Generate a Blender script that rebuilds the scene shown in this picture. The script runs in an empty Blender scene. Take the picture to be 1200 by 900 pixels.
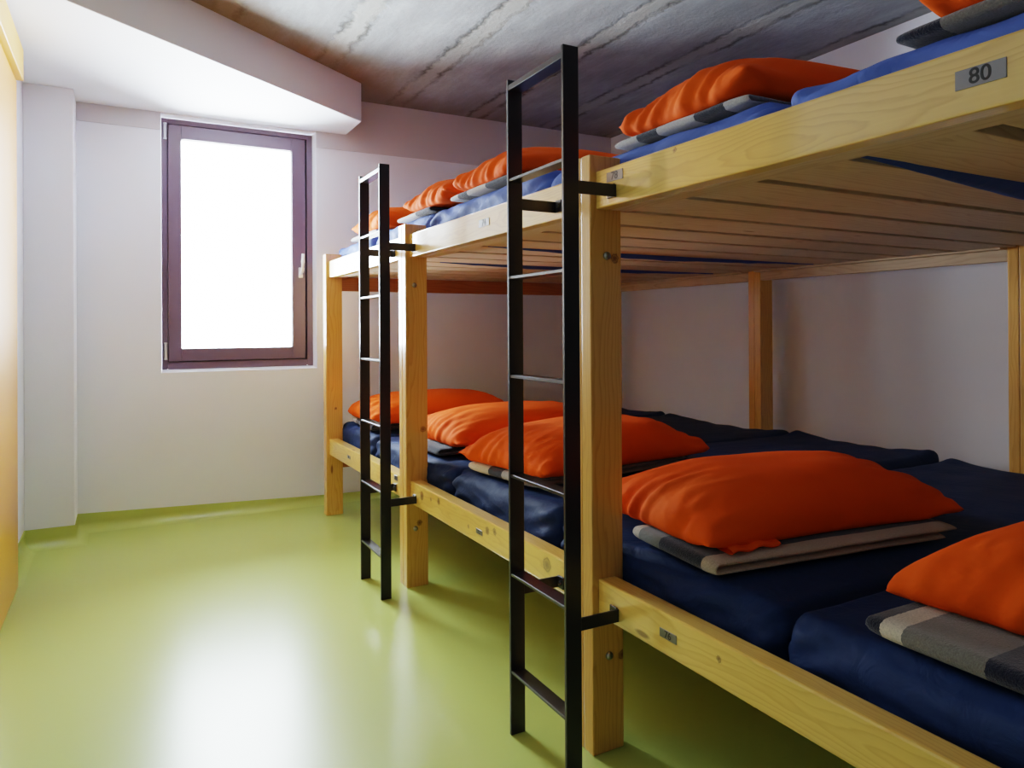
import bpy, bmesh, math, random
import numpy as np
from mathutils import Vector, Matrix, noise

random.seed(7)
scene = bpy.context.scene
COL = scene.collection

# ------------------------------------------------------------------ object helpers
def tag(o, label=None, cat=None, group=None, kind=None):
    if label: o['label'] = label
    if cat: o['category'] = cat
    if group: o['group'] = group
    if kind: o['kind'] = kind
    return o

def empty(name, loc, **kw):
    o = bpy.data.objects.new(name, None)
    o.empty_display_size = .1
    o.location = loc
    COL.objects.link(o)
    return tag(o, **kw)

def world_loc(o):
    v = Vector((0, 0, 0))
    while o is not None:
        v += Vector(o.location)
        o = o.parent
    return v

def obj(name, bm, mats, parent=None, smooth=False, loc=None, **kw):
    """bm holds WORLD coordinates; they are made local to the object's origin."""
    me = bpy.data.meshes.new(name)
    org = Vector(loc) if loc is not None else (world_loc(parent) if parent else Vector((0, 0, 0)))
    bmesh.ops.translate(bm, vec=-org, verts=bm.verts)
    bm.to_mesh(me); bm.free()
    for m in (mats if isinstance(mats, (list, tuple)) else [mats]):
        me.materials.append(m)
    if smooth:
        me.polygons.foreach_set('use_smooth', [True] * len(me.polygons))
    o = bpy.data.objects.new(name, me)
    COL.objects.link(o)
    if parent:
        o.parent = parent
        o.location = org - world_loc(parent)
    else:
        o.location = org
    return tag(o, **kw)

def add_box(bm, x0, x1, y0, y1, z0, z1, mi=0):
    v = [bm.verts.new((x, y, z)) for x in (x0, x1) for y in (y0, y1) for z in (z0, z1)]
    fs = [(0, 1, 3, 2), (4, 6, 7, 5), (0, 4, 5, 1), (2, 3, 7, 6), (0, 2, 6, 4), (1, 5, 7, 3)]
    out = []
    for f in fs:
        g = bm.faces.new([v[i] for i in f]); g.material_index = mi; out.append(g)
    return out

def box_bm(x0, x1, y0, y1, z0, z1, bev=0.0, seg=2):
    bm = bmesh.new()
    add_box(bm, x0, x1, y0, y1, z0, z1)
    if bev > 0:
        bmesh.ops.bevel(bm, geom=bm.edges[:], offset=bev, segments=seg, affect='EDGES', profile=.6)
    return bm

def add_prism(bm, pts, z0, z1, mi=0):
    """pts: CCW plan outline."""
    lo = [bm.verts.new((x, y, z0)) for x, y in pts]
    hi = [bm.verts.new((x, y, z1)) for x, y in pts]
    n = len(pts)
    bm.faces.new(lo[::-1]).material_index = mi
    bm.faces.new(hi).material_index = mi
    for i in range(n):
        j = (i + 1) % n
        bm.faces.new((lo[i], lo[j], hi[j], hi[i])).material_index = mi

def add_tube(bm, pts, r, seg=10, mi=0, cap=True):
    pts = [Vector(p) for p in pts]
    rs = r if isinstance(r, (list, tuple)) else [r] * len(pts)
    rings = []
    up = Vector((0, 0, 1))
    for i, p in enumerate(pts):
        a = pts[max(i - 1, 0)]; b = pts[min(i + 1, len(pts) - 1)]
        d = (b - a).normalized()
        u = d.cross(up)
        if u.length < 1e-3: u = d.cross(Vector((1, 0, 0)))
        u.normalize(); w = d.cross(u).normalized()
        rings.append([bm.verts.new(p + rs[i] * (math.cos(2 * math.pi * k / seg) * u + math.sin(2 * math.pi * k / seg) * w)) for k in range(seg)])
    for A, B in zip(rings[:-1], rings[1:]):
        for k in range(seg):
            bm.faces.new((A[k], A[(k + 1) % seg], B[(k + 1) % seg], B[k])).material_index = mi
    if cap:
        bm.faces.new(rings[0][::-1]).material_index = mi
        bm.faces.new(rings[-1]).material_index = mi
    bmesh.ops.recalc_face_normals(bm, faces=bm.faces[:])

def add_dome(bm, c, n, r, h, seg=16, rings=5, base=.35):
    """domed bolt head on a surface with normal n: short rim then dome."""
    c = Vector(c); n = Vector(n).normalized()
    u = n.cross(Vector((0, 0, 1)))
    if u.length < 1e-3: u = n.cross(Vector((1, 0, 0)))
    u.normalize(); w = n.cross(u)
    prof = [(r, -.002), (r, h * base)]
    for k in range(1, rings):
        a = k / rings * math.pi / 2
        prof.append((r * math.cos(a), h * base + h * (1 - base) * math.sin(a)))
    rr = [[bm.verts.new(c + n * z + q * (math.cos(2 * math.pi * k / seg) * u + math.sin(2 * math.pi * k / seg) * w)) for k in range(seg)] for q, z in prof]
    for A, B in zip(rr[:-1], rr[1:]):
        for k in range(seg):
            bm.faces.new((A[k], A[(k + 1) % seg], B[(k + 1) % seg], B[k]))
    bm.faces.new(rr[-1])
    bmesh.ops.recalc_face_normals(bm, faces=bm.faces[:])

# ------------------------------------------------------------------ material helpers
def srgb(r, g, b):
    f = lambda c: (c / 255 / 12.92) if c / 255 <= .04045 else ((c / 255 + .055) / 1.055) ** 2.4
    return (f(r), f(g), f(b), 1)

class NT:
    def __init__(s, name):
        s.m = bpy.data.materials.new(name); s.m.use_nodes = True
        s.t = s.m.node_tree; s.t.nodes.clear()
        s.out = s.n('ShaderNodeOutputMaterial')
    def n(s, typ, **kw):
        nd = s.t.nodes.new(typ)
        for k, v in kw.items():
            if k.startswith('i_'):
                key = k[2:]
                nd.inputs[int(key) if key.isdigit() else key.replace('_', ' ')].default_value = v
            else: setattr(nd, k, v)
        return nd
    def l(s, a, b, ai=0, bi=0):
        s.t.links.new(a.outputs[ai], b.inputs[bi])
    def math(s, op, a, b=None, c=None, clamp=False):
        nd = s.n('ShaderNodeMath', operation=op, use_clamp=clamp)
        for i, v in enumerate((a, b, c)):
            if v is None: continue
            if isinstance(v, (int, float)): nd.inputs[i].default_value = v
            else: s.t.links.new(v, nd.inputs[i])
        return nd.outputs[0]
    def vmath(s, op, a, b=None):
        nd = s.n('ShaderNodeVectorMath', operation=op)
        for i, v in enumerate((a, b)):
            if v is None: continue
            if isinstance(v, (tuple, list)): nd.inputs[i].default_value = v
            else: s.t.links.new(v, nd.inputs[i])
        return nd
    def noise(s, vec, scale, detail=3, rough=.55, dist=0):
        nd = s.n('ShaderNodeTexNoise'); nd.inputs['Scale'].default_value = scale
        nd.inputs['Detail'].default_value = detail; nd.inputs['Roughness'].default_value = rough
        nd.inputs['Distortion'].default_value = dist
        if vec is not None: s.t.links.new(vec, nd.inputs['Vector'])
        return nd.outputs['Fac']
    def ramp(s, fac, stops, interp='LINEAR'):
        nd = s.n('ShaderNodeValToRGB'); cr = nd.color_ramp; cr.interpolation = interp
        while len(cr.elements) < len(stops): cr.elements.new(.5)
        for e, (p, c) in zip(cr.elements, stops):
            e.position = p; e.color = c if len(c) == 4 else (*c, 1)
        s.t.links.new(fac, nd.inputs[0])
        return nd.outputs[0]
    def mix(s, fac, a, b, blend='MIX'):
        nd = s.n('ShaderNodeMix', data_type='RGBA', blend_type=blend)
        for i, v in ((0, fac), (6, a), (7, b)):
            if isinstance(v, (int, float)): nd.inputs[i].default_value = v
            elif isinstance(v, tuple): nd.inputs[i].default_value = v
            else: s.t.links.new(v, nd.inputs[i])
        return nd.outputs[2]
    def bump(s, h, strength=.3, dist=.01):
        nd = s.n('ShaderNodeBump'); nd.inputs['Strength'].default_value = strength
        nd.inputs['Distance'].default_value = dist
        s.t.links.new(h, nd.inputs['Height'])
        return nd.outputs[0]
    def bsdf(s, color, rough=.5, normal=None, **kw):
        b = s.n('ShaderNodeBsdfPrincipled')
        for k, v in (('Base Color', color), ('Roughness', rough), ('Normal', normal)):
            if v is None: continue
            if isinstance(v, (float, int, tuple)): b.inputs[k].default_value = v
            else: s.t.links.new(v, b.inputs[k])
        for k, v in kw.items():
            b.inputs[k.replace('_', ' ')].default_value = v
        s.l(b, s.out)
        return b

def pos(t): return t.n('ShaderNodeNewGeometry').outputs['Position']
def objc(t): return t.n('ShaderNodeTexCoord').outputs['Object']

def mat_paint(name, col, rough=.75, var=.03, bumpk=.08):
    t = NT(name); p = pos(t)
    n1 = t.noise(p, 2.2, 4); n2 = t.noise(p, 90, 3, .6)
    dark = tuple(c * (1 - var * 2.5) for c in col[:3]) + (1,)
    c = t.mix(t.math('MULTIPLY', n1, 1.0), dark, col)
    t.bsdf(c, rough, t.bump(n2, bumpk, .004), Specular_IOR_Level=.25)
    return t.m

def mat_plain(name, col, rough=.5, metallic=0.0, noise_scale=40, var=.06, coat=0.0):
    t = NT(name); n1 = t.noise(objc(t), noise_scale, 3)
    c = t.mix(n1, tuple(x * (1 - var) for x in col[:3]) + (1,), tuple(min(1, x * (1 + var)) for x in col[:3]) + (1,))
    t.bsdf(c, rough, t.bump(n1, .05, .002), Metallic=metallic, Coat_Weight=coat, Coat_Roughness=.12)
    return t.m

KNOTS = [((.084, 0, 1.399), .0125), ((.101, 0, .264), .012), ((.0193, .701, .460), .013), ((.0193, .642, .470), .012),
         ((.0193, .865, .437), .008), ((.0193, .278, .455), .022), ((.0193, 1.358, .456), .018), ((.0193, 1.164, .470), .013),
         ((.084, 1.504, .731), .013), ((.062, 2.993, .689), .008), ((.0193, -.332, 1.629), .006), ((.0193, -.468, .455), .007),
         ((.064, 1.504, .296), .012), ((.0193, 1.25, .462), .008)]

def mat_pine(name, light, dark, hue, rings=95, rough=.3, coat=.85, knots=True, coatr=.10):
    t = NT(name)
    g = t.n('ShaderNodeAttribute', attribute_name='grain').outputs['Vector']
    sep = t.n('ShaderNodeSeparateXYZ'); t.t.links.new(g, sep.inputs[0])
    al, a, b = sep.outputs
    # wander of the pith along the board
    lo = t.n('ShaderNodeCombineXYZ'); t.t.links.new(t.math('MULTIPLY', al, 1.0), lo.inputs[0])
    t.t.links.new(t.math('MULTIPLY', a, 5.0), lo.inputs[1]); t.t.links.new(t.math('MULTIPLY', b, 5.0), lo.inputs[2])
    w1 = t.noise(lo.outputs[0], 1.6, 2, .5)
    w2 = t.noise(lo.outputs[0], 7.0, 2, .5)
    wob = t.math('ADD', t.math('MULTIPLY', t.math('SUBTRACT', w1, .5), .13), t.math('MULTIPLY', t.math('SUBTRACT', w2, .5), .016))
    r = t.math('SQRT', t.math('ADD', t.math('POWER', a, 2.0), t.math('POWER', b, 2.0)))
    r = t.math('ADD', r, wob)
    ph = t.math('FRACT', t.math('MULTIPLY', r, float(rings)))
    ring = t.ramp(ph, [(0, (0, 0, 0)), (.55, (.25, .25, .25)), (.86, (1, 1, 1)), (1, (.05, .05, .05))])
    # fine fibre streaks
    fi = t.n('ShaderNodeCombineXYZ'); t.t.links.new(t.math('MULTIPLY', al, 3.0), fi.inputs[0])
    t.t.links.new(t.math('MULTIPLY', a, 260.0), fi.inputs[1]); t.t.links.new(t.math('MULTIPLY', b, 260.0), fi.inputs[2])
    fib = t.noise(fi.outputs[0], 1.0, 2, .6)
    tone = t.noise(lo.outputs[0], .9, 2)
    base = t.mix(tone, light, hue)
    c = t.mix(t.math('MULTIPLY', ring, .45), base, dark)
    c = t.mix(t.math('MULTIPLY', t.math('SUBTRACT', fib, .35, clamp=True), .35), c, dark)
    # scattered small knots
    kv = t.n('ShaderNodeCombineXYZ'); t.t.links.new(t.math('MULTIPLY', al, 2.4), kv.inputs[0])
    t.t.links.new(t.math('MULTIPLY', a, 9.0), kv.inputs[1]); t.t.links.new(t.math('MULTIPLY', b, 9.0), kv.inputs[2])
    vo = t.n('ShaderNodeTexVoronoi'); vo.inputs['Scale'].default_value = 1.0
    t.t.links.new(kv.outputs[0], vo.inputs['Vector'])
    cs = t.n('ShaderNodeSeparateColor'); t.t.links.new(vo.outputs['Color'], cs.inputs[0])
    rare = t.math('GREATER_THAN', cs.outputs[0], .62)
    kd = t.math('ADD', vo.outputs['Distance'], t.math('MULTIPLY', t.math('SUBTRACT', fib, .5), .03))
    k1 = t.math('MULTIPLY', t.math('SUBTRACT', 1.0, t.math('DIVIDE', kd, .085), clamp=True), rare)
    k1 = t.math('MULTIPLY', k1, 2.2, clamp=True)
    c = t.mix(t.math('MULTIPLY', k1, .8), c, srgb(112, 58, 26))
    if knots:
        p = pos(t)
        nz = t.math('MULTIPLY', t.math('SUBTRACT', t.noise(p, 120, 2), .5), .012)
        acc = None
        for (kp, kr) in KNOTS:
            d = t.vmath('DISTANCE', p, kp).outputs['Value']
            m = t.math('DIVIDE', t.math('ADD', d, nz), kr)
            acc = m if acc is None else t.math('MINIMUM', acc, m)
        km = t.ramp(t.math('MULTIPLY', acc, .5), [(0, (1, 1, 1)), (.28, (.8, .8, .8)), (.36, (.5, .5, .5)), (.47, (.95, .95, .95)), (.56, (.15, .15, .15)), (.75, (0, 0, 0))])
        c = t.mix(t.math('MULTIPLY', km, .85), c, srgb(96, 46, 20))
    bp = t.bump(t.math('ADD', t.math('MULTIPLY', ring, .4), fib), .04, .002)
    t.bsdf(c, rough, bp, Coat_Weight=coat, Coat_Roughness=coatr, Coat_IOR=1.5)
    return t.m

PINE = mat_pine('pine_varnished', srgb(238, 200, 110), srgb(198, 142, 54), srgb(230, 188, 94))
PINE_POST = mat_pine('pine_post_varnished', srgb(234, 188, 108), srgb(192, 128, 52), srgb(222, 164, 80), rings=70)
PINE_SLAT = mat_pine('pine_slat', srgb(218, 198, 172), srgb(172, 138, 106), srgb(204, 182, 154), rings=55, rough=.6, coat=.05, knots=False)

PINE_END = mat_pine('pine_end_rail', srgb(178, 118, 76), srgb(138, 80, 46), srgb(164, 102, 62), rings=55, rough=.5, coat=.2, knots=False)

def board(name, x0, x1, y0, y1, z0, z1, axis, mat, parent, bev=.004, rnd=None, pith=None):
    rnd = rnd or random
    bm = box_bm(x0, x1, y0, y1, z0, z1, bev, 2)
    lay = bm.verts.layers.float_vector.new('grain')
    off = (rnd.uniform(-20, 20), )
    c = ((x0 + x1) / 2, (y0 + y1) / 2, (z0 + z1) / 2)
    ax = 'xyz'.index(axis)
    o1, o2 = [i for i in range(3) if i != ax]
    pa = pith[0] if pith else rnd.choice((-1, 1)) * rnd.uniform(.02, .07)
    pb = pith[1] if pith else rnd.choice((-1, 1)) * rnd.uniform(.02, .07)
    for v in bm.verts:
        v[lay] = (v.co[ax] + off[0], v.co[o1] - c[o1] + pa, v.co[o2] - c[o2] + pb)
    o = obj(name, bm, mat, parent)
    for p in o.data.polygons: p.use_smooth = False
    return o

# ================================================================== dimensions (metres)
WB = 3.35           # window wall plane
XL = -1.633         # left wall
XR = 2.52           # right wall
YR = -3.6           # wall behind the camera
ZC = 2.82           # concrete ceiling
ZS = 2.568           # soffit of the dropped box

# ================================================================== materials of the room
WALL = mat_paint('wall_paint', srgb(236, 239, 250), .7)
WALL_UP = mat_paint('upper_wall_grey', srgb(206, 204, 212), .75)  # band above the ledge, a greyer tone than the wall below
def mat_floor():
    t = NT('green_vinyl'); p = pos(t)
    n1 = t.noise(p, 1.3, 3); n2 = t.noise(p, 55, 3, .6); n3 = t.noise(p, 5.5, 3)
    c = t.mix(n1, srgb(174, 186, 96), srgb(182, 194, 106))
    c = t.mix(t.math('MULTIPLY', n2, .2), c, srgb(190, 202, 118))
    rg = t.math('ADD', .24, t.math('MULTIPLY', n3, .03))
    t.bsdf(c, rg, t.bump(t.math('ADD', n3, t.math('MULTIPLY', n2, .12)), .012, .02), Specular_IOR_Level=.6)
    return t.m
FLOOR = mat_floor()

def mat_concrete():
    t = NT('board_marked_concrete'); p = pos(t)
    sep = t.n('ShaderNodeSeparateXYZ'); t.t.links.new(p, sep.inputs[0]); x, y, z = sep.outputs
    st = t.n('ShaderNodeCombineXYZ'); t.t.links.new(t.math('MULTIPLY', x, 2.2), st.inputs[0]); t.t.links.new(t.math('MULTIPLY', y, .8), st.inputs[1])
    big = t.noise(st.outputs[0], 2.0, 5, .62)
    fine = t.noise(p, 38, 4, .65)
    st2 = t.n('ShaderNodeCombineXYZ'); t.t.links.new(t.math('MULTIPLY', x, 24.0), st2.inputs[0]); t.t.links.new(t.math('MULTIPLY', y, 1.5), st2.inputs[1])
    brush = t.noise(st2.outputs[0], 1.6, 4, .6)
    c = t.ramp(big, [(.25, srgb(116, 117, 119)), (.5, srgb(138, 141, 144)), (.75, srgb(164, 168, 172))])
    c = t.mix(t.math('MULTIPLY', t.math('SUBTRACT', fine, .45, clamp=True), 1.4, clamp=True), c, srgb(134, 134, 135))
    c = t.mix(t.math('MULTIPLY', t.math('SUBTRACT', brush, .5, clamp=True), .6, clamp=True), c, srgb(190, 193, 197))
    # mortar joints between the planks every 0.63 m, each a smeared band with two ragged dark edges
    wig = t.math('MULTIPLY', t.math('SUBTRACT', t.noise(p, 9.0, 4, .6), .5), .09)
    wig2 = t.math('MULTIPLY', t.math('SUBTRACT', t.noise(p, 26.0, 3, .6), .5), .05)
    xx = t.math('ADD', t.math('ADD', x, wig), wig2)
    per = t.math('SUBTRACT', t.math('FRACT', t.math('ADD', t.math('DIVIDE', t.math('SUBTRACT', xx, .585), .635), .5)), .5)
    dd = t.math('MULTIPLY', t.math('ABSOLUTE', per), .635)
    edge = t.math('SUBTRACT', 1.0, t.math('DIVIDE', t.math('ABSOLUTE', t.math('SUBTRACT', dd, .06)), .028), clamp=True)
    patch = t.math('MULTIPLY', t.math('SUBTRACT', t.noise(p, 3.3, 3), .36, clamp=True), 4.5, clamp=True)
    band = t.math('LESS_THAN', dd, .06)
    c = t.mix(t.math('MULTIPLY', band, .55), c, srgb(156, 154, 147))
    c = t.mix(t.math('MULTIPLY', t.math('MULTIPLY', edge, patch), .88), c, srgb(66, 62, 59))
    # brown stain along the dropped box edge
    ds = t.math('SUBTRACT', t.math('SUBTRACT', t.math('MULTIPLY', x, .73), y), -2.80)   # distance from the oblique face (scaled)
    ds = t.math('ADD', ds, t.math('MULTIPLY', t.math('SUBTRACT', big, .5), .5))
    stn = t.math('SUBTRACT', 1.0, t.math('DIVIDE', t.math('ABSOLUTE', ds), .42), clamp=True)
    c = t.mix(t.math('MULTIPLY', stn, .75), c, srgb(130, 106, 74))
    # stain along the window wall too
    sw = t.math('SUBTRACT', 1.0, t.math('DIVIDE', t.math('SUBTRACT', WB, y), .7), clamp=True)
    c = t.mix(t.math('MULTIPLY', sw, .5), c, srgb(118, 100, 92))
    t.bsdf(c, .8, t.bump(t.math('ADD', fine, t.math('MULTIPLY', edge, -1.0)), .35, .01), Specular_IOR_Level=.3)
    return t.m
CONCRETE = mat_concrete()
FRAME = mat_plain('window_frame_brown', srgb(108, 90, 110), .42, noise_scale=12, coat=.2)
GASKET = mat_plain('window_gasket', srgb(48, 36, 42), .6)
SILVER = mat_plain('brushed_silver', srgb(215, 218, 224), .4, .3)
HANDLE = mat_plain('handle_metal', srgb(238, 238, 242), .3, .1)
DOOR = mat_plain('orange_laminate', srgb(222, 150, 44), .38, noise_scale=3, var=.04, coat=.3)
PELMET = mat_plain('ochre_laminate', srgb(216, 164, 62), .42, noise_scale=4, var=.05)
BLACK = mat_plain('black_paint', (.012, .012, .019, 1), .36, noise_scale=60, var=.2, coat=.25)
STEEL = mat_plain('bolt_zinc', srgb(170, 166, 158), .3, 1.0)
PLATE = mat_plain('plate_grey', srgb(128, 124, 122), .35, .7, noise_scale=200)
INK = mat_plain('plate_ink', srgb(44, 42, 42), .5)

def mat_glass():
    t = NT('clear_glass')
    fr = t.n('ShaderNodeFresnel'); fr.inputs['IOR'].default_value = 1.35
    tr = t.n('ShaderNodeBsdfTransparent'); tr.inputs['Color'].default_value = (.97, .985, .98, 1)
    gl = t.n('ShaderNodeBsdfGlossy'); gl.inputs['Roughness'].default_value = .02
    mx = t.n('ShaderNodeMixShader')
    t.l(fr, mx, 0, 0); t.l(tr, mx, 0, 1); t.l(gl, mx, 0, 2); t.l(mx, t.out)
    return t.m
GLASS = mat_glass()

# ================================================================== the room
# floor
bm = bmesh.new(); add_box(bm, XL - .2, XR + .2, YR - .2, WB + .1, -.12, 0)
obj('floor', bm, FLOOR, kind='structure')
# ceiling
bm = bmesh.new(); add_box(bm, XL - .2, XR + .2, YR - .2, WB + .1, ZC, ZC + .2)
obj('ceiling', bm, CONCRETE, kind='structure')
# window wall with its opening; the upper strip stands 12 mm proud
WX0, WX1, WZ0, WZ1 = -.938, .026, .936, 2.562
bm = bmesh.new()
TH = WB + .16
add_box(bm, XL - .2, WX0, WB, TH, 0, ZC)
add_box(bm, WX1, XR + .2, WB, TH, 0, ZC)
add_box(bm, WX0, WX1, WB, TH, 0, WZ0)
add_box(bm, WX0, WX1, WB, TH, WZ1, ZC)
# splayed right jamb and sloping sill of the opening
add_prism(bm, [(WX1, WB), (WX1, WB + .075), (WX1 - .014, WB + .075)], WZ0, WZ1)
v = [bm.verts.new(p) for p in ((WX0, WB, WZ0), (WX0, WB + .075, WZ0 + .016), (WX0, WB + .075, WZ0), (WX1, WB, WZ0), (WX1, WB + .075, WZ0 + .016), (WX1, WB + .075, WZ0))]
for f in ((0, 2, 1), (3, 4, 5), (0, 1, 4, 3), (0, 3, 5, 2), (1, 2, 5, 4)): bm.faces.new([v[i] for i in f])
bmesh.ops.recalc_face_normals(bm, faces=bm.faces[:])
obj('wall_back', bm, WALL, kind='structure')
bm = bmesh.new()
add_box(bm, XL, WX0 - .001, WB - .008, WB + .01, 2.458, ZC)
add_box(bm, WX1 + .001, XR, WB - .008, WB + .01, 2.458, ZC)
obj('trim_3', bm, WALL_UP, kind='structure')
bm = bmesh.new(); add_box(bm, XL - .2, XL, YR, WB, 0, ZC)
obj('wall_left', bm, WALL, kind='structure')
bm = bmesh.new(); add_box(bm, XR, XR + .2, YR, WB, 0, ZC)
obj('wall_right', bm, WALL, kind='structure')
bm = bmesh.new(); add_box(bm, XL - .2, XR + .2, YR - .2, YR, 0, ZC)
obj('wall_front', bm, mat_paint('rear_wall_paint', srgb(120, 116, 116), .8), kind='structure')
# pilaster in the left corner
bm = box_bm(XL, -1.394, 3.085, WB, 0, ZS, .003, 1)
obj('trim_1', bm, WALL, kind='structure')
# dropped box under the ceiling, with its oblique front
bm = bmesh.new()
add_prism(bm, [(XL, 1.617), (.235, 2.975), (.235, WB), (XL, WB)], ZS, ZC + .01)
bmesh.ops.bevel(bm, geom=[e for e in bm.edges if all(v.co.z < ZS + .01 for v in e.verts)], offset=.003, segments=1, affect='EDGES')
obj('trim_2', bm, WALL, kind='structure')

# coved green skirting: vinyl turned up the wall in a curve
def cove(pts, hs, rad=.055, th=.006):
    """pts: plan points, room on the left when walking; hs: height at each point."""
    bm = bmesh.new()
    prof_n = 8
    rows = []
    n = len(pts)
    P = [Vector((x, y)) for x, y in pts]
    for i in range(n):
        dirs = []
        if i > 0: dirs.append((P[i] - P[i - 1]).normalized())
        if i < n - 1: dirs.append((P[i + 1] - P[i]).normalized())
        nr = [Vector((-d.y, d.x)) for d in dirs]
        if len(nr) == 2:
            m = (nr[0] + nr[1]); m = m / max(m.dot(nr[0]), .2)
        else: m = nr[0]
        row = []
        for k in range(prof_n + 1):
            a = k / prof_n * math.pi / 2
            off = rad * (1 - math.sin(a)); z = min(rad, hs[i]) * (1 - math.cos(a))
            q = P[i] + m * (off + th)
            row.append(bm.verts.new((q.x, q.y, z + .0004)))
        q = P[i] + m * th
        row.append(bm.verts.new((q.x, q.y, max(hs[i], .03))))
        row.append(bm.verts.new((q.x, q.y, max(hs[i], .03))))
        q = P[i] + m * (-.004)
        row.append(bm.verts.new((q.x, q.y, hs[i])))
        rows.append(row)
    for A, B in zip(rows[:-1], rows[1:]):
        for k in range(len(A) - 1):
            if k == prof_n + 1: continue
            bm.faces.new((A[k], B[k], B[k + 1], A[k + 1]))
    bmesh.ops.recalc_face_normals(bm, faces=bm.faces[:])
    return bm
# back wall, going from right to left (room on the left-hand side is -Y)
obj('baseboard_back', cove([(XR, WB), (.4, WB), (.06, WB), (-.7, WB), (-1.394, WB), (-1.394, 3.085), (XL, 3.085)], [.052, .052, .058, .085, .11, .107, .107]), FLOOR, smooth=True, kind='structure')
obj('baseboard_left', cove([(XL, 3.085), (XL, 2.403)], [.107, .105]), FLOOR, smooth=True, kind='structure')
obj('baseboard_right', cove([(XR, YR), (XR, WB)], [.09, .09]), FLOOR, kind='structure')

# sliding door on the left with its pelmet
d = empty('door_1', (XL, 1.4, 0), kind='structure')
obj('door_panel', box_bm(-1.622, -1.588, .80, 2.40, .006, 2.372, .002, 1), DOOR, d)
obj('pelmet', box_bm(XL + .001, -1.563, .75, 2.425, 2.384, 2.532, .002, 1), PELMET, d)

# ------------------------------------------------------------------ window
w = empty('window_1', (-.465, WB + .02, WZ0), kind='structure')
def frame_bm(x0, x1, z0, z1, t, y0, y1, bev=.004):
    bm = bmesh.new()
    tl, tr_, tb, tt = t
    for (a, b, c_, d_) in ((x0, x0 + tl, z0, z1), (x1 - tr_, x1, z0, z1), (x0 + tl, x1 - tr_, z0, z0 + tb), (x0 + tl, x1 - tr_, z1 - tt, z1)):
        s = box_bm(a, b, y0, y1, c_, d_, bev, 2)
        me = bpy.data.meshes.new('tmp'); s.to_mesh(me); s.free(); bm.from_mesh(me); bpy.data.meshes.remove(me)
    return bm
WF = WB
WKIDS0 = set(bpy.data.objects)
obj('outer_frame', frame_bm(-.936, .006, .954, 2.542, (.034, .040, .045, .034), WF + .018, WF + .085), FRAME, w)
obj('frame_rebate', frame_bm(-.934, .004, .956, 2.540, (.060, .066, .075, .060), WF + .072, WF + .084, .001), GASKET, w)
sash = obj('sash', frame_bm(-.898, -.048, 1.006, 2.503, (.076, .088, .078, .086), WF + .008, WF + .07), FRAME, w)
gb = frame_bm(-.828, -.130, 1.078, 2.423, (.008, .008, .008, .008), WF + .02, WF + .05, .001)
obj('glazing_bead', gb, GASKET, w)
obj('glass_pane', box_bm(-.823, -.135, WF + .04, WF + .046, 1.083, 2.418), GLASS, w)
for z0, z1 in ((2.41, 2.505), (1.02, 1.12)):
    bm = bmesh.new(); add_tube(bm, [(-.915, WF + .008, z0), (-.915, WF + .008, z1)], .0075, 12)
    for zz in (z0, z1): add_tube(bm, [(-.915, WF + .008, zz - .004), (-.915, WF + .008, zz + .004)], .0095, 12)
    obj('hinge', bm, SILVER, w)
bm = box_bm(-.095, -.066, WF - .002, WF + .008, 1.555, 1.625, .004, 2)
hb = obj('handle', bm, HANDLE, w)
bm = bmesh.new(); add_tube(bm, [(-.080, WF, 1.585), (-.080, WF - .02, 1.585), (-.080, WF - .038, 1.592), (-.078, WF - .044, 1.61), (-.076, WF - .044, 1.66), (-.074, WF - .042, 1.715)], [.009, .009, .011, .012, .012, .010], 12)
obj('handle_lever', bm, HANDLE, hb, smooth=True)

# the whole window sits back in its opening
KW = .045 / 5.032
for o in bpy.data.objects:
    if o not in WKIDS0 and o.type == 'MESH':
        base = world_loc(o)
        for v in o.data.vertices:
            p = v.co + base
            v.co = Vector((p.x + (p.x + 1.1578) * KW, p.y + .045, p.z + (p.z - 1.2) * KW)) - base

# ================================================================== bunk beds
B = [-1.504, 0.0, 1.504, 2.993]
PT = .0475; PW = .107; H = 1.689
RX0, RX1 = .0193, .066
ZU0, ZU1 = 1.5347, 1.641
ZL0, ZL1 = .393, .4957

def text_bm(txt, size, bold=.0):
    cu = bpy.data.curves.new('t', 'FONT'); cu.body = txt; cu.size = size
    cu.extrude = .0004; cu.offset = bold; cu.align_x = 'CENTER'; cu.align_y = 'CENTER'
    o = bpy.data.objects.new('t', cu); COL.objects.link(o)
    bpy.context.view_layer.update()
    me = o.evaluated_get(bpy.context.evaluated_depsgraph_get()).to_mesh()
    bm = bmesh.new(); bm.from_mesh(me)
    bpy.data.objects.remove(o); bpy.data.curves.remove(cu)
    return bm

def plate(parent, yc, zc, wd, ht, txt):
    x = RX0
    o = obj('number_plate', box_bm(x - .0016, x + .001, yc - wd / 2, yc + wd / 2, zc - ht / 2, zc + ht / 2, .0005, 1), PLATE, parent)
    t = text_bm(txt, ht * 1.12, ht * .012)
    # text faces -X: text x -> -Y, text y -> Z
    M = Matrix(((0, 0, -1, x - .0018), (-1, 0, 0, yc), (0, 1, 0, zc), (0, 0, 0, 1)))
    bmesh.ops.transform(t, matrix=M, verts=t.verts)
    obj('number', t, INK, o)
    return o

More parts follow.
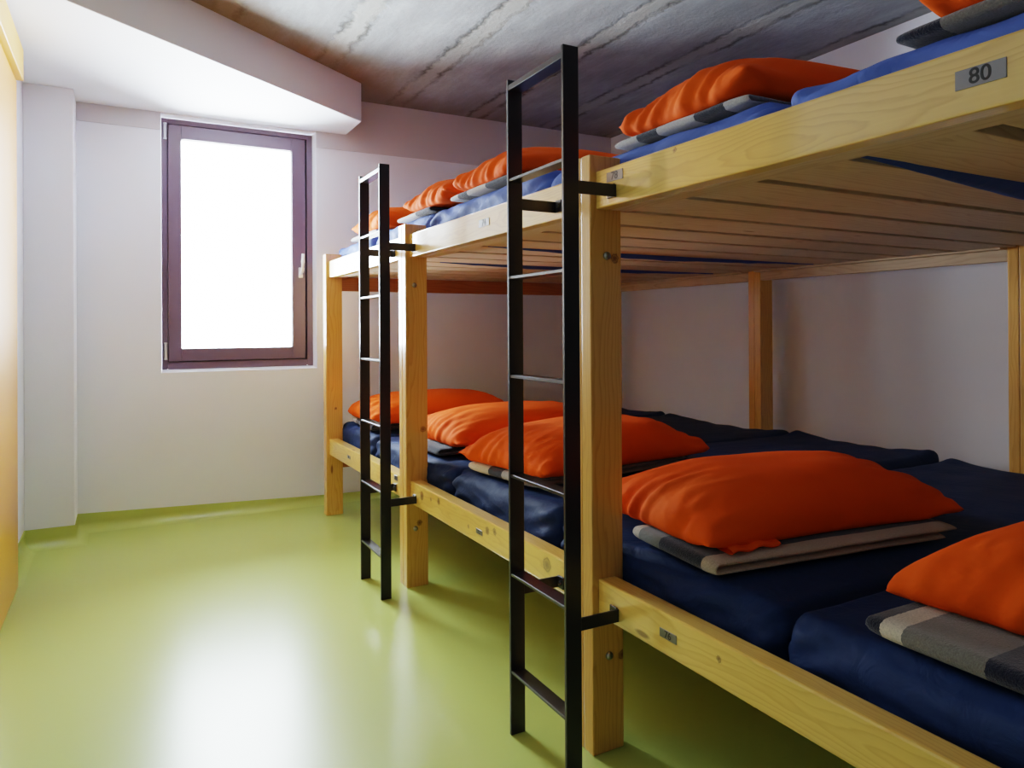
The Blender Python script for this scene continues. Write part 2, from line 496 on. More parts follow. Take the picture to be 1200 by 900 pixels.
bed_labels = ['pine bunk bed nearest the camera, numbered 76 and 80 on its rails',
              'pine bunk bed in the middle of the row, between the two black ladders',
              'pine bunk bed at the far end of the row beside the window']
BEDS = []
for k in range(3):
    rnd = random.Random(40 + k)
    y0, y1 = B[k], B[k + 1]
    yn0 = y0 + PT + .0012; yn1 = y0 + 2 * PT        # near posts
    yf0 = y1; yf1 = y1 + PT if k < 2 else y1 + .07
    yq = .05 if k == 2 else 0
    bed = empty('bunk_bed', (1.2, (yn0 + yf1) / 2, 0), label=bed_labels[k], cat='bunk bed', group='pine bunk beds in a row')
    BEDS.append(bed)
    for (a, b) in ((yn0, yn1), (yf0, yf1)):
        for (x0, x1) in ((0, PW), (2.29, 2.29 + PW)):
            sh = yq if (x0 > 1 and a == yf0) else 0
            po = board('post', x0, x1, a + sh, b + sh, 0, H, 'z', PINE_POST, bed, .0045, rnd, (.03 + rnd.uniform(0, .03), .05))
            if x0 == 0 and a == yf0 and k < 2:
                for z in (1.405, .272):
                    bm = bmesh.new(); add_dome(bm, (.055 if k == 0 else .043, a, z), (0, -1, 0), .0115, .012)
                    obj('bolt', bm, STEEL, po, smooth=True)
    ya, yb = yn1 + .0005, yf0 - .0005
    if k == 2:
        for (z0, z1) in ((1.452, 1.543), (.30, .395)):
            board('end_rail', PW + .001, 2.2895, y1 + .012, y1 + .05, z0, z1, 'x', PINE_END, bed, .003, rnd)
    rup = board('front_rail', RX0, RX1, ya, yb, ZU0, ZU1, 'y', PINE, bed, .0045, rnd, (.05, .012))
    rlo = board('front_rail', RX0, RX1 + .012, ya, yb, ZL0, ZL1, 'y', PINE, bed, .006, rnd, (-.05, -.018))
    rbu = board('rear_rail', 2.292, 2.337, ya, yb, 1.487, 1.566, 'y', PINE_SLAT, bed, .003, rnd)
    rbl = board('rear_rail', 2.292, 2.337, ya, yb, .36, .44, 'y', PINE_SLAT, bed, .003, rnd)
    for (x0, x1) in ((RX1 + .0003, .135), (2.235, 2.2915)):
        board('slat_ledger', x0, x1, ya, yb, 1.536, 1.5445, 'y', PINE_SLAT, bed, .001, rnd)
    for (x0, x1) in ((RX1 + .0125, .135), (2.235, 2.2915)):
        board('slat_ledger', x0, x1, ya, yb, .380, .4005, 'y', PINE_SLAT, bed, .001, rnd)
    ys = y0 + PT + .012; pitch = (y1 - y0) / 6
    for i in range(6):
        s0 = ys + i * pitch + rnd.uniform(-.006, .006); s1 = s0 + .210 + rnd.uniform(-.008, .006)
        board('slat', .112, 2.286, s0, s1, 1.545, 1.574, 'x', PINE_SLAT, bed, .0025, rnd, (rnd.uniform(-.06, .06), .03))
    for i in range(6):
        s0 = ys + i * pitch; s1 = s0 + .224
        board('slat', .112, 2.286, s0, s1, .401, .4205, 'x', PINE_SLAT, bed, .0025, rnd)
    if k == 0:
        plate(rup, -.0905, 1.613, .073, .027, '78'); plate(rup, -1.039, 1.591, .077, .031, '80')
        plate(rlo, -.297, .4445, .062, .022, '76')
    elif k == 1:
        plate(rup, .713, 1.591, .085, .028, '74'); plate(rlo, .769, .4385, .055, .019, '72')
    else:
        plate(rlo, 2.537, .448, .065, .019, '68'); plate(rlo, 1.705, .474, .050, .024, '70')

# ================================================================== ladders
def make_ladder(oy, label):
    root = empty('ladder', (-.127, oy + .05, 0), label=label, cat='ladder', group='black steel ladders')
    X0, X1 = -.151, -.103
    YN, YF = oy - .100, oy + .2035
    st = .010
    for y in (YN, YF):
        obj('stile', box_bm(X0, X1, y, y + st, 0, 1.937, .0012, 1), BLACK, root)
    obj('top_bar', box_bm(X0 + .001, X1 - .001, YN + st - .001, YF + .001, 1.904, 1.920, .001, 1), BLACK, root)
    for z in (1.643, 1.355, 1.064, .770, .4785, .191):
        obj('rung', box_bm(X0 + .002, X1 - .003, YN + st - .001, YF + .001, z - .009, z, .001, 1), BLACK, root)
    for (z0, z1) in ((1.554, 1.588), (.408, .442)):
        for y, sg in ((YN + .002, 1), (YF + .002, -1)):
            bm = bmesh.new()
            a0, a1 = (y, y + .006)
            t = box_bm(X1 - .012, RX0 - .0005, a0, a1, z0, z1, .001, 1)
            me = bpy.data.meshes.new('tmp'); t.to_mesh(me); t.free(); bm.from_mesh(me)
            f0, f1 = (a1 - .001, a1 + .030) if sg > 0 else (a0 - .030, a0 + .001)
            t = box_bm(RX0 - .006, RX0 - .0005, f0, f1, z0, z1 + .003, .001, 1)
            t.to_mesh(me); t.free(); bm.from_mesh(me); bpy.data.meshes.remove(me)
            br = obj('bracket', bm, BLACK, root)
            bm = bmesh.new(); add_dome(bm, (RX0 - .006, (f0 + f1) / 2 + .003 * sg, (z0 + z1) / 2 + .002), (-1, 0, 0), .007, .008)
            obj('bolt', bm, BLACK, br, smooth=True)
    return root
make_ladder(0.0, 'black steel ladder in the foreground beside the nearest post')
make_ladder(1.519, 'black steel ladder farther back, nearer the window')

# ================================================================== mattresses
def mat_sheet(name, c0, c1, rough=.65):
    t = NT(name); p = pos(t)
    n1 = t.noise(p, 3.0, 3); n2 = t.noise(p, 9.0, 3, .6, 1.5); n3 = t.noise(p, 700, 2)
    c = t.mix(n1, c0, c1)
    h = t.math('ADD', n2, t.math('MULTIPLY', n3, .05))
    t.bsdf(c, rough, t.bump(h, .2, .03), Specular_IOR_Level=.18)
    return t.m
NAVY = mat_sheet('navy_sheet', srgb(26, 46, 84), srgb(34, 56, 98))
BLUE = mat_sheet('blue_sheet', srgb(80, 106, 182), srgb(94, 120, 196))

def axis_pts(half, r, n, nr=4):
    """coordinates on the unrounded shell: dense in the rounded edge zone"""
    e = [half - r + r * math.tan(k / nr * math.pi / 4) for k in range(nr + 1)]
    mid = list(np.linspace(-(half - r), half - r, n + 1))[1:-1]
    return sorted([-q for q in e] + mid + e)

def mattress(name, x0, x1, y0, y1, z0, z1, mat, seed, label, group, r=.05, rear_puff=0.0, tight=1.0):
    hx, hy, hz = (x1 - x0) / 2, (y1 - y0) / 2, (z1 - z0) / 2
    c = Vector(((x0 + x1) / 2, (y0 + y1) / 2, (z0 + z1) / 2))
    X = axis_pts(hx, r, 70); Y = axis_pts(hy, r, 44); Z = axis_pts(hz, r, 7)
    bm = bmesh.new(); cache = {}
    def V(x, y, z):
        k = (round(x, 6), round(y, 6), round(z, 6))
        if k in cache: return cache[k]
        p = Vector((x, y, z))
        q = Vector((max(-(hx - r), min(hx - r, x)), max(-(hy - r), min(hy - r, y)), max(-(hz - r), min(hz - r, z))))
        n = p - q
        n = n.normalized() if n.length > 1e-9 else Vector((0, 0, 1))
        w = q + n * r
        W = w + c
        # soft body: bulging sides, slightly crowned top
        u, v_ = x / hx, y / hy
        top = max(0, n.z)
        d = 0.0
        d += top * (.008 * (1 - u * u) * (1 - v_ * v_) - .004)
        fr = max(0, -n.x)
        sd = abs(n.y)
        d += (fr + sd * .3) * .008 * math.cos(z / hz * math.pi / 2)
        S = Vector((seed * 3.7, seed * 1.3, 0))
        # tension folds of the fitted sheet along the sides
        a = noise.noise(Vector((W.y * 2.2 + W.x * 1.1, W.z * 20 + W.y * 5.0, seed)) + S)
        b = noise.noise(Vector((W.y * 5.5 + W.x * 2, W.z * 34 - W.y * 8.0, seed + 9)) + S)
        d += (fr + sd * .7) * (.012 * a + .007 * b) * tight
        # diagonal folds at the front corners
        cr = math.exp(-((hy - abs(y)) / .10) ** 2) * (fr + top * .5)
        d += cr * .006 * math.sin((W.z * 90 + W.y * 45)) * tight
        # low wrinkles on the top near the ends
        e = noise.noise(Vector((W.x * 4, W.y * 9, seed + 4)) + S)
        f2 = noise.noise(Vector((W.x * 11, W.y * 4, seed + 14)) + S)
        d += top * (.005 * e + .003 * f2) * (.5 + u * u)
        if rear_puff:
            d += top * rear_puff * math.exp(-((hx - x) / .10) ** 2) * math.exp(-((hy - abs(y)) / .16) ** 2)
            d -= top * .010 * math.exp(-((hx - x) / .10) ** 2) * (1 - abs(v_))
        if n.z < -.3: d = 0
        cache[k] = bm.verts.new(W + n * d)
        return cache[k]
    def quad(A):
        bm.faces.new(A)
    for i in range(len(X) - 1):
        for j in range(len(Y) - 1):
            for z, fl in ((Z[0], 1), (Z[-1], 0)):
                q = [V(X[i], Y[j], z), V(X[i + 1], Y[j], z), V(X[i + 1], Y[j + 1], z), V(X[i], Y[j + 1], z)]
                quad(q[::-1] if fl else q)
    for i in range(len(X) - 1):
        for j in range(len(Z) - 1):
            for y, fl in ((Y[0], 0), (Y[-1], 1)):
                q = [V(X[i], y, Z[j]), V(X[i + 1], y, Z[j]), V(X[i + 1], y, Z[j + 1]), V(X[i], y, Z[j + 1])]
                quad(q[::-1] if fl else q)
    for i in range(len(Y) - 1):
        for j in range(len(Z) - 1):
            for x, fl in ((X[0], 1), (X[-1], 0)):
                q = [V(x, Y[i], Z[j]), V(x, Y[i + 1], Z[j]), V(x, Y[i + 1], Z[j + 1]), V(x, Y[i], Z[j + 1])]
                quad(q[::-1] if fl else q)
    return obj(name, bm, mat, smooth=True, loc=(c.x, c.y, z0), label=label, cat='mattress', group=group)

GL, GU = 'navy mattresses on the lower bunks', 'blue mattresses on the upper bunks'
lower = [(-1.48, -.567, .585, 'navy mattress on the lower bunk at the right edge of the picture'),
         (-.551, .358, .578, 'navy mattress on the lower bunk behind rail plate 76'),
         (.378, 1.222, .596, 'navy mattress on the lower bunk, seen behind the rungs of the foreground ladder'),
         (1.245, 2.318, .590, 'navy mattress on the lower bunk, just behind the second front post'),
         (2.338, 3.085, .592, 'navy mattress at the far end of the lower bunks, by the window')]
for i, (a, b, zt, lab) in enumerate(lower):
    mattress('mattress', .112, 2.272, a, b, .4212, zt, NAVY, 11 + i, lab, GL, rear_puff=.022)
upper = [(-1.50, -.563, 1.722, 'blue mattress on the upper bunk above number plate 80'),
         (-.547, .405, 1.722, 'blue mattress on the upper bunk just right of the foreground ladder'),
         (.425, 1.440, 1.755, 'blue mattress on the upper bunk, crossed by the foreground ladder'),
         (1.462, 2.290, 1.752, 'blue mattress on the upper bunk, right behind the second post top'),
         (2.312, 3.160, 1.748, 'blue mattress at the far end of the upper bunks, by the window')]
UM = []
for i, (a, b, zt, lab) in enumerate(upper):
    UM.append(mattress('mattress', .112, 2.272, a, b, 1.5745, zt, BLUE, 31 + i, lab, GU, tight=1.0 if i < 2 else 1.7))

# mattress cover sagging through the gaps of the slats
def sag_bm(pts, seed):
    """pts: (x, y0, y1, depth) along the gap; hangs below the slats."""
    bm = bmesh.new(); rows = []
    xs = np.linspace(pts[0][0], pts[-1][0], 30)
    P = np.array(pts)
    for x in xs:
        a = np.interp(x, P[:, 0], P[:, 1]); b = np.interp(x, P[:, 0], P[:, 2]); dp = np.interp(x, P[:, 0], P[:, 3])
        row = []
        for k in range(11):
            t = k / 10
            z = 1.5735 - (.0295 + dp) * (math.sin(math.pi * min(1, max(0, t))) ** .6)
            z += .004 * noise.noise(Vector((x * 9, t * 4, seed)))
            row.append(bm.verts.new((x, a + (b - a) * t + .008 * noise.noise(Vector((x * 6, 3, seed))), min(z, 1.5735))))
        rows.append(row)
    for A, Bv in zip(rows[:-1], rows[1:]):
        for k in range(10):
            bm.faces.new((A[k], Bv[k], Bv[k + 1], A[k + 1]))
    bmesh.ops.recalc_face_normals(bm, faces=bm.faces[:])
    return bm
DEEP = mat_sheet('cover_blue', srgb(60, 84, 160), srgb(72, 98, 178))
obj('sagging_cover', sag_bm([(.15, -.745, -.728, .002), (.45, -.745, -.69, .012), (.8, -.742, -.63, .02), (1.3, -.74, -.58, .02), (2.0, -.742, -.64, .01), (2.23, -.74, -.72, .002)], 1), DEEP, UM[0], smooth=True)
obj('sagging_cover', sag_bm([(.2, 1.035, 1.05, .0), (.7, 1.03, 1.075, .014), (1.2, 1.03, 1.10, .018), (1.7, 1.03, 1.08, .01), (2.2, 1.032, 1.05, .0)], 2), DEEP, UM[2], smooth=True)
obj('sagging_cover', sag_bm([(.3, 1.80, 1.812, .0), (.8, 1.795, 1.85, .012), (1.5, 1.795, 1.86, .014), (2.2, 1.80, 1.815, .0)], 3), DEEP, UM[3], smooth=True)

# ================================================================== folded blankets
CREAM, GREY, NVY, LIGHT, TAUPE = srgb(226, 214, 192), srgb(128, 124, 116), srgb(22, 26, 48), srgb(196, 196, 194), srgb(196, 176, 152)
def mat_blanket(name, stops):
    t = NT(name)
    a = t.n('ShaderNodeAttribute', attribute_name='stripe').outputs['Fac']
    p = objc(t)
    nz = t.math('MULTIPLY', t.math('SUBTRACT', t.noise(p, 160, 2), .5), .012)
    a2 = t.math('ADD', a, nz)
    c = t.ramp(a2, stops, 'CONSTANT')
    f = t.noise(p, 260, 3, .7); f2 = t.noise(p, 60, 3, .6)
    fz = t.ramp(f, [(.3, (.62, .62, .62)), (.7, (1.0, 1.0, 1.0))])
    c = t.mix(1.0, c, fz, 'MULTIPLY')
    t.bsdf(c, .95, t.bump(t.math('ADD', f, t.math('MULTIPLY', f2, .6)), .6, .006), Sheen_Weight=.4, Sheen_Roughness=.5, Specular_IOR_Level=.1)
    return t.m

def blanket(x0, ln, yc, wd, z0, stops, seed, rot, label, group, th=.019):
    """folded in two: U-shaped profile with the turn at the front (x0)."""
    rnd = random.Random(seed)
    g = .0015
    path = []   # (x, z, nx, nz)
    n = 26
    xe1, xe2 = x0 + ln - .02 * rnd.random(), x0 + ln - .05 * rnd.random() - .03
    r = th / 2 + g / 2
    zl = z0 + th / 2; zu = zl + 2 * r
    for i in range(n): path.append((xe2 + (x0 + r - xe2) * i / (n - 1), zl, 0))
    for k in range(1, 8):
        a = math.pi * k / 8
        path.append((x0 + r - r * math.sin(a) * 1.25, (zl + zu) / 2 - r * math.cos(a), 0))
    for i in range(n): path.append((x0 + r + (xe1 - x0 - r) * i / (n - 1), zu, 0))
    bm = bmesh.new()
    st = bm.verts.layers.float.new('stripe')
    m = 34
    rings = []
    cs, sn = math.cos(rot), math.sin(rot)
    cx = x0 + ln / 2
    for i, (px, pz, _) in enumerate(path):
        a = path[max(0, i - 1)]; b = path[min(len(path) - 1, i + 1)]
        d = Vector((b[0] - a[0], 0, b[1] - a[1])).normalized()
        nn = Vector((-d.z, 0, d.x))
        ring = []
        endk = min(i, len(path) - 1 - i)
        es = .8 if endk == 0 else 1.0
        for side in (1, -1):
            for j in range(m):
                t = -1 + 2 * (j + .5) / m
                t = math.sin(t * math.pi / 2 * .98)
                y = t * wd / 2 * side
                hh = th / 2 * (1 - abs(t) ** 9) ** .5 * es
                wv = .0022 * noise.noise(Vector((px * 7, y * 9, seed + pz * 30)))
                edge = .006 * noise.noise(Vector((px * 5, side * 2.0, seed + 3 + (0 if pz < (zl + zu) / 2 else 5))))
                q = Vector((px, 0, pz)) + nn * (side * hh) + Vector((0, 0, max(-.001, wv) if pz > zl + r else 0))
                yy = y + edge * abs(t)
                X, Yv = q.x - cx, yy
                vv = bm.verts.new((cx + X * cs - Yv * sn, yc + X * sn + Yv * cs, q.z))
                vv[st] = .5 - y / wd
                ring.append(vv)
        rings.append(ring)
    L = len(rings[0])
    for A, Bv in zip(rings[:-1], rings[1:]):
        for k in range(L):
            bm.faces.new((A[k], A[(k + 1) % L], Bv[(k + 1) % L], Bv[k]))
    bm.faces.new(rings[0][::-1]); bm.faces.new(rings[-1])
    bmesh.ops.recalc_face_normals(bm, faces=bm.faces[:])
    return obj('folded_blanket', bm, mat_blanket('wool_%d' % seed, stops), smooth=True, loc=(cx, yc, z0), label=label, cat='blanket', group=group), zu + th / 2

# ================================================================== pillows: two sewn sheets inflated by a small cloth solver
def pillow_verts(L, W, nx, ny, seed, press=1.0, steps=260, plump=.17):
    rng = np.random.default_rng(seed)
    idx_t = np.arange((nx + 1) * (ny + 1)).reshape(nx + 1, ny + 1)
    xs = np.linspace(-L / 2, L / 2, nx + 1); ys = np.linspace(-W / 2, W / 2, ny + 1)
    gx, gy = np.meshgrid(xs, ys, indexing='ij')
    top = np.stack([gx, gy, np.zeros_like(gx)], -1).reshape(-1, 3)
    inner = np.zeros((nx + 1, ny + 1), bool); inner[1:-1, 1:-1] = True
    idx_b = idx_t.copy(); nb = inner.sum(); idx_b[inner] = top.shape[0] + np.arange(nb)
    P = np.vstack([top, top[inner.reshape(-1)]])
    P0 = P.copy()
    env = lambda p: np.clip(1 - (2 * p[:, 0] / L) ** 4, 0, 1) * np.clip(1 - (2 * p[:, 1] / W) ** 4, 0, 1)
    nt = top.shape[0]
    P[:nt, 2] += .03 * env(P[:nt]); P[nt:, 2] -= .03 * env(P[nt:])
    P[:, 2] += rng.normal(0, .002, len(P))
    P[:, 2] += .05
    sets = []
    def add(a, b, k):
        a = a.reshape(-1); b = b.reshape(-1)
        sets.append((a, b, np.linalg.norm(P0[a] - P0[b], axis=1), k))
    for I in (idx_t, idx_b):
        for s in (0, 1):
            add(I[s:-1:2, :], I[s + 1::2, :][:I[s:-1:2, :].shape[0]], 1.0)
            add(I[:, s:-1:2], I[:, s + 1::2][:, :I[:, s:-1:2].shape[1]], 1.0)
        for si in (0, 1):
            for sj in (0, 1):
                A = I[si:-1:2, sj:-1:2]; D = I[si + 1::2, sj + 1::2][:A.shape[0], :A.shape[1]]
                Bq = I[si + 1::2, sj:-1:2][:A.shape[0], :A.shape[1]]; Cq = I[si:-1:2, sj + 1::2][:A.shape[0], :A.shape[1]]
                add(A, D, .35); add(Bq, Cq, .35)
        for s in range(4):                     # bending springs
            A = I[s:-2:4, :]; D = I[s + 2::4, :][:A.shape[0]]
            add(A, D, .10)
            A = I[:, s:-2:4]; D = I[:, s + 2::4][:, :A.shape[1]]
            add(A, D, .10)
    T = []
    for I, fl in ((idx_t, 0), (idx_b, 1)):
        a, b, c, d = I[:-1, :-1].ravel(), I[1:, :-1].ravel(), I[1:, 1:].ravel(), I[:-1, 1:].ravel()
        q = np.stack([a, b, c, d], 1)
        T.append(q[:, ::-1] if fl else q)
    F = np.vstack(T)
    vel = np.zeros_like(P)
    area = (L / nx) * (W / ny)
    for it in range(steps):
        n = np.cross(P[F[:, 2]] - P[F[:, 0]], P[F[:, 3]] - P[F[:, 1]])
        vol = np.einsum('ij,ij->', P[F].mean(1), n) / 6.0
        target = L * W * plump * .60
        pr = press * max(0.05, (target / max(vol, 1e-4)) - 1.0) if vol < target else -.02
        acc = np.zeros_like(P)
        for k in range(4): np.add.at(acc, F[:, k], n / 8)
        vel += acc / area * pr * .012
        vel[:, 2] -= .0010
        vel *= .93
        old = P.copy()
        P = P + vel
        for _ in range(5):
            for a, b, r, k in sets:
                d = P[b] - P[a]; ln = np.linalg.norm(d, axis=1)
                s = (ln - r) / np.maximum(ln, 1e-9)
                if k < .2: s = np.minimum(s, 0)
                cr = d * (s * .5 * k)[:, None]
                P[a] += cr; P[b] -= cr
            lowm = P[:, 2] < 0
            P[lowm, 2] = 0
        vel = P - old
        vel[lowm, :2] *= .5
    return P, F

ORANGE_T = None
def mat_pillow():
    t = NT('orange_cotton'); p = objc(t)
    n1 = t.noise(p, 6, 3); n2 = t.noise(p, 28, 3, .6, .8); n3 = t.noise(p, 900, 2)
    c = t.mix(n1, srgb(234, 88, 16), srgb(242, 100, 24))
    t.bsdf(c, .8, t.bump(t.math('ADD', n2, t.math('MULTIPLY', n3, .06)), .12, .012), Specular_IOR_Level=.1)
    return t.m
ORANGE = mat_pillow()

def pillow(cx, cy, z, rot, seed, label, group, L=.94, W=.60, plump=.225, lift=.022, sx=1.0, sy=1.0, sz=.86, flap=False):
    P, F = pillow_verts(L, W, 52, 34, seed, plump=plump, steps=170)
    P = P - np.array([P[:, 0].mean(), P[:, 1].mean(), 0])
    P = P * np.array([sx, sy, sz])
    ca, sa = math.cos(rot), math.sin(rot)
    # fuller, boxier fill; corners curl up a little
    zm = P[:, 2].max()
    tt = np.clip(P[:, 2] / zm, 0, 1)
    P[:, 2] = zm * .96 * (1 - (1 - tt) ** 1.55)
    ex_ = P[:, 0].max() - np.abs(P[:, 0]); ey_ = P[:, 1].max() - np.abs(P[:, 1])
    P[:, 2] += lift * np.exp(-(ex_ / .09) ** 2 - (ey_ / .07) ** 2)
    # gathers running in from the sewn short ends, a few soft dents elsewhere
    n = np.zeros_like(P); fn = np.cross(P[F[:, 2]] - P[F[:, 0]], P[F[:, 3]] - P[F[:, 1]])
    for k in range(4): np.add.at(n, F[:, k], fn)
    n /= np.maximum(np.linalg.norm(n, axis=1), 1e-9)[:, None]
    hx = P[:, 0].max()
    for i, p in enumerate(P):
        ex = hx - abs(p[0]); s_ = 1 if p[0] > 0 else -1
        g = math.exp(-(ex / .19) ** 2) * min(1, ex / .015)
        a = noise.noise(Vector((p[1] * 24 + p[2] * 12, ex * 3.0, seed * 3.1 + s_ * 7))) + 1.0 * noise.noise(Vector((p[1] * 52 + p[2] * 26, ex * 8.0, seed * 1.7 + s_)))
        b = noise.noise(Vector((p[0] * 5 + seed, p[1] * 9, p[2] * 9)))
        P[i] += n[i] * (.019 * g * a + .006 * b * (1 - g)) * min(1, p[2] / .02)
    bm = bmesh.new()
    zz = P[:, 2]
    vs = [bm.verts.new((cx + p[0] * ca - p[1] * sa, cy + p[0] * sa + p[1] * ca, z + q)) for p, q in zip(P, zz)]
    for f in F:
        bm.faces.new([vs[i] for i in f])
    bmesh.ops.recalc_face_normals(bm, faces=bm.faces[:])
    o = obj('pillow', bm, ORANGE, smooth=True, loc=(cx, cy, z), label=label, cat='pillow', group=group)
    if flap:
        fb = bmesh.new(); rows = []
        yl = P[:, 1].min()
        for k in range(15):
            lx = P[:, 0].min() + .07 + .17 * k / 14
            sel = P[np.abs(P[:, 0] - lx) < .02]
            ye = sel[:, 1].min()
            zb = .012 + .004 * math.sin(k * .9)
            row = []
            for q, (dy, dz) in enumerate(((.05, .002), (.0, .0), (-.012, .003), (-.016, .007), (-.012, .010), (.0, .014), (.05, .02))):
                row.append(fb.verts.new((cx + lx * ca - (ye + dy) * sa, cy + lx * sa + (ye + dy) * ca, z + zb + dz - .010)))
            rows.append(row)
        for A_, B_ in zip(rows[:-1], rows[1:]):
            for q in range(6): fb.faces.new((A_[q], B_[q], B_[q + 1], A_[q + 1]))
        bmesh.ops.recalc_face_normals(fb, faces=fb.faces[:])
        obj('pillowcase_flap', fb, ORANGE, o, smooth=True)
    md = o.modifiers.new('s', 'SUBSURF'); md.levels = 1; md.render_levels = 1
    return o

GBL, GBU = 'folded striped blankets on the lower bunks', 'folded striped blankets on the upper bunks'
GPL, GPU = 'orange pillows on the lower bunks', 'orange pillows on the upper bunks'
def S(*a):
    out = []; p = 0.0
    for w_, c in a:
        out.append((p, c)); p += w_
    return out
D2R = math.radians
beds = [
 # tier, blanket(x0, len, yc, wd, z, rot, stops), pillow(cx, cy, rot, seed)
 ('l', (.145, .84, -.995, .50, .585, D2R(0), S((.07, NVY), (.09, CREAM), (.30, GREY), (.60, NVY))), (.72, -1.015, D2R(-2), 5),
  'dark blanket with cream and grey stripes on the lower bunk, cut by the right edge', 'orange pillow on the lower bunk, cut by the right edge of the picture'),
 ('l', (.145, .86, -.208, .385, .578, D2R(-6), S((.11, CREAM), (.27, GREY), (.48, NVY), (.14, TAUPE))), (.622, -.078, D2R(-6), 2),
  'folded navy blanket with taupe edge on the lower bunk behind plate 76', 'large orange pillow on the lower bunk behind plate 76, right of the nearest post'),
 ('l', (.160, .84, .92, .47, .598, D2R(7), S((.34, CREAM), (.2, NVY), (.26, LIGHT), (.20, GREY))), (.600, .92, D2R(8.6), 3),
  'cream and navy striped blanket on the lower bunk behind the foreground ladder', 'orange pillow on the lower bunk, crossed by the foreground ladder'),
 ('l', (.160, .84, 1.72, .48, .592, D2R(0), S((.45, LIGHT), (.55, NVY))), (.655, 1.69, D2R(2), 4),
  'navy and white blanket on the lower bunk beside the second post', 'orange pillow on the lower bunk just right of the second post'),
 ('l', (.150, .84, 2.68, .50, .594, D2R(-3), S((.25, LIGHT), (.25, NVY), (.2, LIGHT), (.3, NVY))), (.585, 2.66, D2R(-3), 6),
  'striped blanket at the far end of the lower bunks, by the window', 'orange pillow at the far end of the lower bunks, behind the far ladder'),
 ('u', (.125, .84, -1.10, .54, 1.724, D2R(0), S((.16, NVY), (.42, GREY), (.42, CREAM))), (.545, -1.140, D2R(0), 7),
  'grey and cream fleecy blanket on the upper bunk above plate 80', 'orange pillow on the upper bunk at the top right corner of the picture'),
 ('u', (.135, .84, -.20, .52, 1.724, D2R(0), S((.2, LIGHT), (.17, NVY), (.28, LIGHT), (.2, NVY), (.15, LIGHT))), (.580, -.245, D2R(-4), 8),
  'navy and light grey striped blanket on the upper bunk right of the foreground ladder', 'orange pillow on the upper bunk to the right of the foreground ladder'),
 ('u', (.125, .84, .97, .58, 1.757, D2R(0), S((.15, LIGHT), (.16, NVY), (.3, LIGHT), (.39, NVY))), (.570, .925, D2R(0), 9),
  'navy and grey striped blanket on the upper bunk behind the foreground ladder', 'orange pillow on the upper bunk, crossed by the foreground ladder'),
 ('u', (.125, .84, 1.73, .46, 1.754, D2R(0), S((.6, LIGHT), (.4, NVY))), (.570, 1.555, D2R(0), 10),
  'pale blanket on the upper bunk above the second post', 'orange pillow on the upper bunk, between the two ladders above the second post'),
 ('u', (.125, .84, 2.58, .52, 1.750, D2R(0), S((.5, LIGHT), (.2, NVY), (.3, LIGHT))), (.560, 2.47, D2R(0), 12),
  'pale blanket at the far end of the upper bunks, by the window', 'orange pillow at the far end of the upper bunks, behind the far ladder'),
]
for i, (tier, bl, pl, lb, lp) in enumerate(beds):
    lo_ = tier == 'l'
    _, zt = blanket(bl[0], bl[1], bl[2], bl[3], bl[4] + (.006 if lo_ else .003), bl[6], 60 + i, bl[5], lb, GBL if lo_ else GBU, th=.019 if lo_ else .011)
    pillow(pl[0], pl[1], zt + .001, pl[2], pl[3], lp, GPL if lo_ else GPU, sy=1.0 if lo_ else .92, sz=.86 if lo_ else .80, flap=i in (1, 3), lift=(.0 if i == 0 else .022) if lo_ else .036)

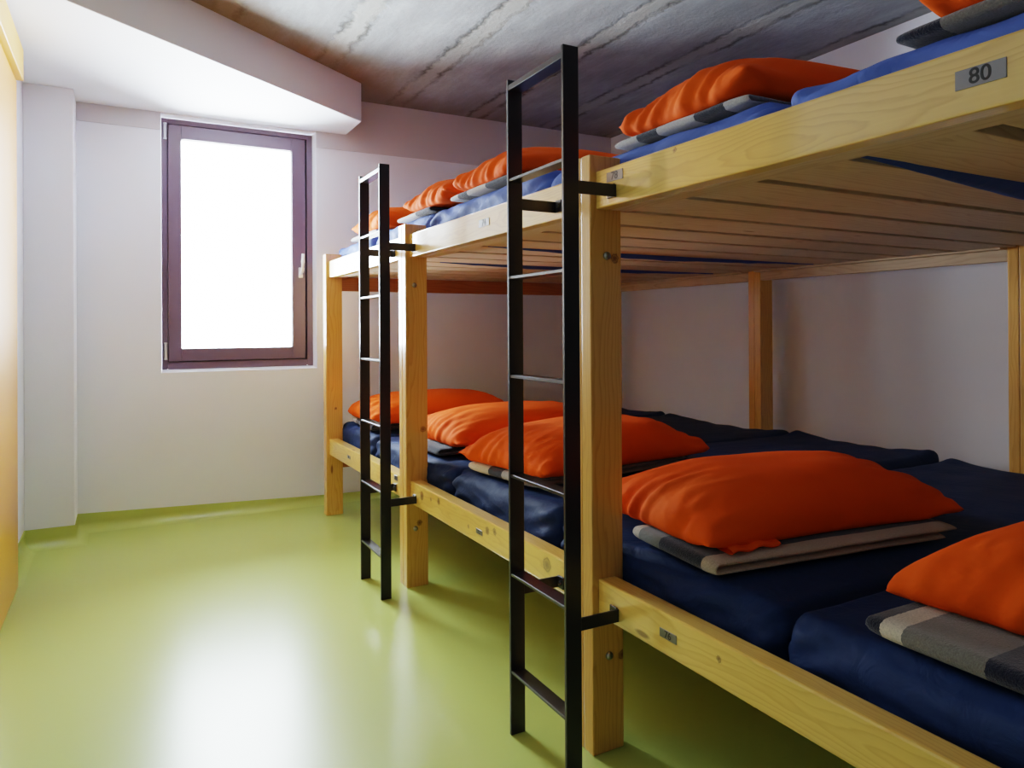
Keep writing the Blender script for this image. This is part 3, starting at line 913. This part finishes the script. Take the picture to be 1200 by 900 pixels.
# ================================================================== light: overcast daylight through the window
wd = bpy.data.worlds.new('daylight'); scene.world = wd; wd.use_nodes = True
bg = wd.node_tree.nodes['Background']; wt = wd.node_tree
bg.inputs['Strength'].default_value = 17.0
tc = wt.nodes.new('ShaderNodeTexCoord'); sx_ = wt.nodes.new('ShaderNodeSeparateXYZ'); rp = wt.nodes.new('ShaderNodeMapRange')
rp.inputs['From Min'].default_value = -.12; rp.inputs['From Max'].default_value = .06
mxw = wt.nodes.new('ShaderNodeMix'); mxw.data_type = 'RGBA'
wt.links.new(tc.outputs['Generated'], sx_.inputs[0]); wt.links.new(sx_.outputs['Z'], rp.inputs['Value'])
wt.links.new(rp.outputs[0], mxw.inputs[0])
mxw.inputs[6].default_value = (1.75, 1.92, 2.05, 1)      # pale sunlit ground below the horizon
mxw.inputs[7].default_value = (.80, .905, 1.0, 1)       # overcast sky
wt.links.new(mxw.outputs[2], bg.inputs['Color'])
pl = bpy.data.lights.new('window_portal', 'AREA'); pl.shape = 'RECTANGLE'; pl.size = .90; pl.size_y = 1.52
pl.cycles.is_portal = True
po = bpy.data.objects.new('window_portal', pl); po.location = (-.475, WB + .15, 1.755); po.rotation_euler = (math.radians(-90), 0, 0)
COL.objects.link(po)

# ================================================================== camera
cam = bpy.data.cameras.new('camera'); co = bpy.data.objects.new('camera', cam); COL.objects.link(co)
yaw, pitch, roll = .4945, .0036, -.0056
R_ = Vector((math.cos(yaw), -math.sin(yaw), 0)); Fh = Vector((math.sin(yaw), math.cos(yaw), 0)); Up = Vector((0, 0, 1))
F_ = Fh * math.cos(pitch) + Up * math.sin(pitch); U_ = -Fh * math.sin(pitch) + Up * math.cos(pitch)
cx_ = R_ * math.cos(roll) + U_ * math.sin(roll); cy_ = -R_ * math.sin(roll) + U_ * math.cos(roll)
M = Matrix((( cx_.x, cy_.x, -F_.x, -1.1578), (cx_.y, cy_.y, -F_.y, -1.6819), (cx_.z, cy_.z, -F_.z, 1.2), (0, 0, 0, 1)))
co.matrix_world = M
cam.sensor_width = 36; cam.lens = 848.2 / 1200 * 36
cam.shift_y = (382.05 - 450) / 1200
cam.clip_start = .02
scene.camera = co

scene.view_settings.view_transform = 'Filmic'
scene.view_settings.look = 'Medium High Contrast'
scene.view_settings.exposure = 1.9
scene.cycles.use_denoising = True
scene.cycles.max_bounces = 10
scene.cycles.diffuse_bounces = 7
scene.cycles.sample_clamp_indirect = 8
